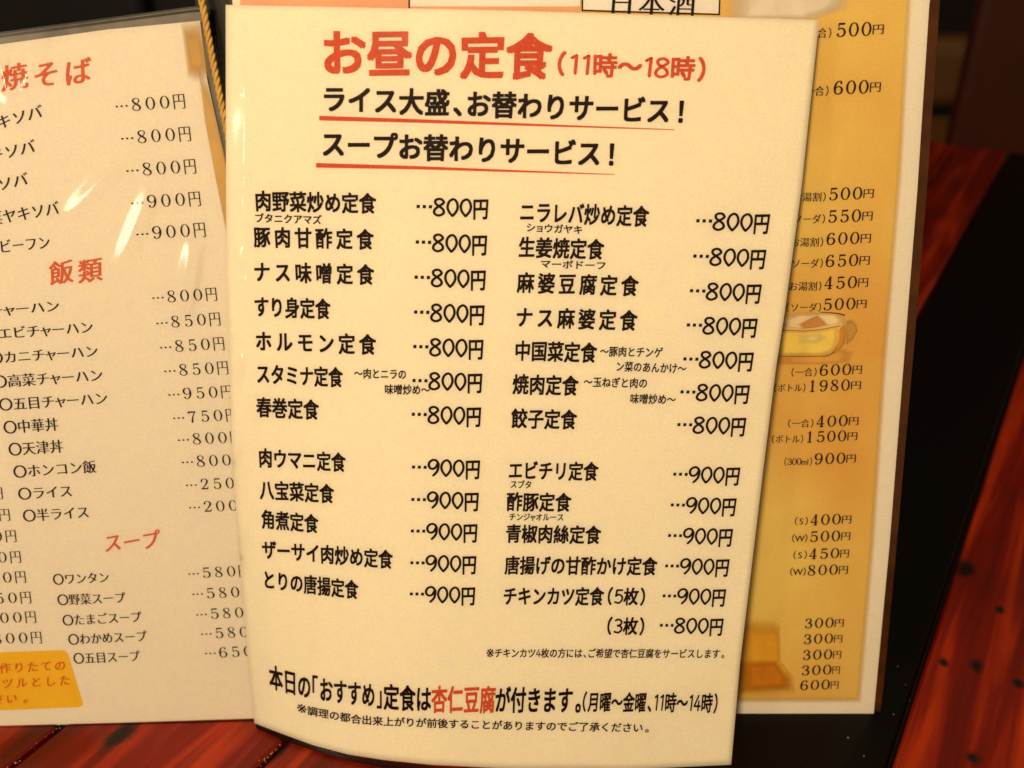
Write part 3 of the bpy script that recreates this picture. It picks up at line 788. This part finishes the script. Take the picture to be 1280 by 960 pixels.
for y, x0, x1, ex, d in ((778.8, 1005.6, 1041.8, 1054.6, '300'), (798.5, 1004.3, 1041, 1052.7, '300'), (818.4, 1003.2, 1040, 1051.3, '300'), (837.6, 1001.8, 1039, 1049.6, '300'), (856.2, 1000.2, 1037, 1048, '600')):
    R('', 0, 1, 0, d, x0, x1, y, ex, 13.5, 9.5)

# ================================================================== THE LUNCH SHEET
ls = thing('lunch_menu_sheet', 'cream laminated lunch set menu sheet in front of the open booklet', 'menu sheet', tuple(center.pt(640, 961)))
CG = coons(CT, CB, CL, CR, 96, 110)
pp = sheet_mesh('paper', center, CG, 0, .0003, M_PAPER, ls)
for p in pp.data.polygons: p.use_smooth = True
CRID = [((304, 84), (306, 112), 4, .0005), ((307, 216), (305, 236), 4, .0005), ((299, 316), (301, 334), 4.5, .0005), ((306, 350), (312, 356), 3, .0003),
        ((300, 440), (301, 482), 5, .0005), ((295, 560), (298, 604), 6, .0006), ((302, 650), (308, 705), 6, .0006),
        ((303, 556), (294, 572), 8, .0010), ((306, 672), (300, 690), 8, .0010), ((304, 452), (297, 468), 7, .0008)]
def cfilm(x, y):
    e = x - interp(CL, y)
    d = .00012 * math.sin(y / 23 + x / 31)
    # buckled strip of film down the left margin
    d += .00030 * math.exp(-((e - 24 - 3 * math.sin(y / 60)) / 5.5) ** 2) * (.35 + .65 * (.5 + .5 * math.sin(y / 34 + math.sin(y / 90) * 2)))
    q, t = seg_dist(x, y, (318, 500), (300, 660))
    d += .0005 * math.exp(-(q / 16) ** 2)
    for a, b, wd, am in CRID:
        q, t = seg_dist(x, y, a, b)
        if q < wd * 4: d += am * math.exp(-(q / wd) ** 2)
    q, t = seg_dist(x, y, (392, 735), (392, 820)); d += .0004 * math.exp(-(q / 4.5) ** 2)
    return d
pad = lambda pts, k: [(a, b + k) for a, b in pts]
FT = [(279, 3), (640, 10), (1027, 22)]
FB = [(314, 906), (354, 922.5), (391, 937), (433, 949), (478, 957), (540, 963), (640, 968), (780, 969), (918, 960)]
FG = coons(FT, FB, [(a + (-3 if i == 0 else 2 if i == len(CL) - 1 else 0), b - 3) for i, (a, b) in enumerate(CL)],
           [(a, b + 3) for a, b in CR], 190, 200)
sheet_mesh('laminate_film', center, FG, .0006, 0, film_mat('laminate', rough=.10, bump=.05), ls, cfilm)
M_RIMSHADE = plain('rim_shade', (.012, .004, .002), .3, coat=.1, spec=.2)  # dark strip: shadow along the sheet's lower edge, put into the colour
strip('rim_shade', center, [(320, 907.5), (356, 922), (393, 936), (435, 948), (480, 955.5), (560, 963), (640, 966.5), (780, 967.5), (914, 960.5)], (3, 6), -.0006, M_RIMSHADE, ls, .0003)

def C(name, t, x0, y0, x1, y1, h, m=M_BLACK, sty='pop', cw=None, pts=None):
    return text(center, pp, name, t, x0, y0, x1, y1, h, m, sty, cw, pts)
C('title', 'お昼の定食', 403, 65, 687, 71, 54, M_RED, 'head')
C('title_hours', '(11時～18時)', 696, 79.5, 883, 86.5, 28, M_RED, 'head')
C('service_line', 'ライス大盛、お替わりサービス！', 403, 123, 862, 139.5, 31, sty='head')
rule(center, pp, 'underline', [(399, 147.5), (520, 151), (843, 162)], 5.6, .7, M_RED)
C('service_line', 'スープお替わりサービス！', 402, 179.5, 775, 193, 31, sty='head')
rule(center, pp, 'underline', [(395, 206.5), (520, 209.5), (768, 218)], 5.6, .7, M_RED)
for t, x0, y0, x1, y1, h, cw in (
    ('肉野菜炒め定食', 319, 251, 469, 254.5, 24, None), ('豚肉甘酢定食', 318, 296, 465.5, 299.5, 24, 18.5), ('ナス味噌定食', 318, 339.5, 466, 343.5, 24, 18.5),
    ('すり身定食', 318, 383, 412, 386.5, 24, None), ('ホルモン定食', 320, 426, 468.5, 431, 24, 18.5), ('スタミナ定食', 320.5, 467, 427.5, 472, 23.5, None),
    ('春巻定食', 321, 508.7, 397.5, 512.6, 23.5, None), ('肉ウマニ定食', 323.5, 572, 431, 578.3, 22.5, None), ('八宝菜定食', 325, 612, 416.5, 617.6, 22.5, None),
    ('角煮定食', 327, 648.6, 397, 655.2, 22, None), ('ザーサイ肉炒め定食', 328, 686.5, 490, 699.8, 22, None), ('とりの唐揚定食', 328.5, 724, 447, 737.8, 22, None),
    ('ニラレバ炒め定食', 650, 264.5, 810, 270.8, 24.5, None), ('生姜焼定食', 649, 308.5, 754, 312, 24, None), ('麻婆豆腐定食', 647.5, 353, 796.5, 357.8, 24, 19),
    ('ナス麻婆定食', 646, 396, 795, 401, 24, 19), ('中国菜定食', 644, 438, 745, 441.2, 23.5, None), ('焼肉定食', 641.5, 480, 722, 482.5, 23.5, None),
    ('餃子定食', 640, 522.8, 720, 524.8, 23, None), ('エビチリ定食', 636, 587.6, 747, 589.6, 22, None), ('酢豚定食', 634, 627, 713, 628.2, 22, None),
    ('青椒肉絲定食', 633, 666.8, 750.3, 668.9, 21.5, None), ('唐揚げの甘酢かけ定食', 631.5, 706.5, 820.5, 708, 21.5, None),
    ('チキンカツ定食', 629.5, 745, 754, 745.6, 21.5, None)):
    C('dish_name', t, x0, y0, x1, y1, h, cw=cw)
C('piece_count', '(5枚)', 759, 745.4, 807, 745.6, 20.5); C('piece_count', '(3枚)', 758.5, 782.5, 806, 782.7, 20.5)
for t, x0, y0, x1, y1, h in (('ブタニクアマズ', 318.5, 272.3, 401.5, 274.8, 11), ('ショウガヤキ', 658, 284, 728, 287.4, 10.5), ('マーボドーフ', 675.5, 329.6, 757.5, 332, 10),
                             ('スブタ', 638, 605.2, 664.5, 606, 9.5), ('チンジャオルース', 636.5, 646, 704.5, 646.6, 9)):
    C('reading', t, x0, y0, x1, y1, h, sty='small')
for t, x0, y0, x1, y1 in (('～肉とニラの', 443, 466.6, 507.5, 468), ('味噌炒め～', 481, 486.6, 537, 487.4), ('～豚肉とチンゲ', 750.5, 439, 828, 440.6),
                          ('ン菜のあんかけ～', 770, 457.8, 857.5, 460.8), ('～玉ねぎと肉の', 730, 477.2, 809, 479.2), ('味噌炒め～', 788, 498.2, 844.5, 499.4)):
    C('note', t, x0, y0, x1, y1, 12, sty='small')
for d, x0, y0, x1, y1, h in (('800', 520.5, 258.2, 609.6, 260, 22.5), ('800', 519.5, 302.6, 608, 305.2, 22.5), ('800', 518, 346.6, 606.4, 348.9, 22.5), ('800', 517.5, 390.2, 604.8, 392.5, 22.5),
    ('800', 516.4, 433.3, 603.4, 435.5, 22.3), ('800', 515.4, 475.8, 602, 477.6, 22), ('800', 514.5, 518, 600.5, 519.9, 22), ('900', 514.8, 584, 599.2, 585.7, 21.2),
    ('900', 514, 624.5, 597.6, 626, 21), ('900', 513.4, 663.9, 596, 665.2, 20.7), ('900', 512.8, 703.6, 594.6, 705, 20.5), ('900', 512.2, 742.6, 593.2, 744, 20.3),
    ('800', 870.2, 276, 961, 278.5, 22.3), ('800', 866.5, 320.2, 956.2, 322.8, 22), ('800', 862.3, 363.5, 950.5, 366, 21.8), ('800', 858.4, 406.3, 945.5, 408.7, 21.6),
    ('800', 854, 448.8, 940.7, 451, 21.4), ('800', 850.5, 490, 935.8, 491.7, 21.2), ('800', 846.6, 530.9, 931.3, 532.4, 21), ('900', 841.5, 592.9, 923.9, 594.2, 20.4),
    ('900', 838.4, 631.3, 919.3, 632.7, 20.2), ('900', 835, 669.6, 914.8, 670.8, 20), ('900', 831.4, 707.6, 910.5, 708.6, 19.8), ('900', 828.2, 745, 906.2, 746, 19.6), ('800', 824.8, 781.8, 903.2, 782.6, 19.4)):
    price(center, pp, d, x0, y0, x1, y1, h, M_BLACK, 'pop', FRC, h * 1.07)
C('footnote', '※チキンカツ4枚の方には、ご希望で杏仁豆腐をサービスします。', 608, 816.2, 907, 817.2, 11, sty='small')
mid1 = [(337, 845.5), (360, 852), (377, 857.6), (405, 862), (435, 866), (465, 869), (490, 871.5), (511, 873), (540, 874), (618, 874.8), (722, 875.2)]
def part_line(t, x0, x1, m, h):
    p = [(x, y) for x, y in mid1 if x0 < x < x1]
    C('daily_special', t, 0, 0, 0, 0, h, m, 'pop', pts=[(x0, interp(mid1, x0))] + p + [(x1, interp(mid1, x1))])
part_line('本日の「おすすめ」', 337, 478, M_BLACK, 28.5); part_line('定食は', 480, 538.5, M_BLACK, 30)
part_line('杏仁豆腐', 540, 618.5, M_RED, 31.5); part_line('が付きます。', 619.5, 729, M_BLACK, 30)
C('special_hours', '(月曜～金曜、11時～14時)', 728, 877.4, 897.5, 879, 23)
C('footnote', '※調理の都合出来上がりが前後することがありますのでご了承ください。', 0, 0, 0, 0, 11, sty='small',
  pts=[(371, 884), (390, 889), (415, 894), (445, 899), (474, 901.5), (540, 904), (640, 907), (813, 910)])

# ------------------------------------------------------------------ second lamp, unseen, added at the left so the films mirror it as glare
def refl(x, y, tilt):           # direction a lamp must lie in to mirror at this pixel when the normal is tilted to the left
    p = left.pt(x, y); n = (left.pt(x, y + 5) - p).cross(left.pt(x + 5, y) - p).normalized()
    d = (p - CAM).normalized()
    if n.dot(d) > 0: n = -n
    n = (n - RT * tilt + Vector((0, 0, tilt * .5))).normalized()
    return p, d - 2 * d.dot(n) * n
p, r = refl(180, 280, .14)
lamp('glare_lamp', p + r * 1.0, p, .15, 1.7, (1, .86, .62))
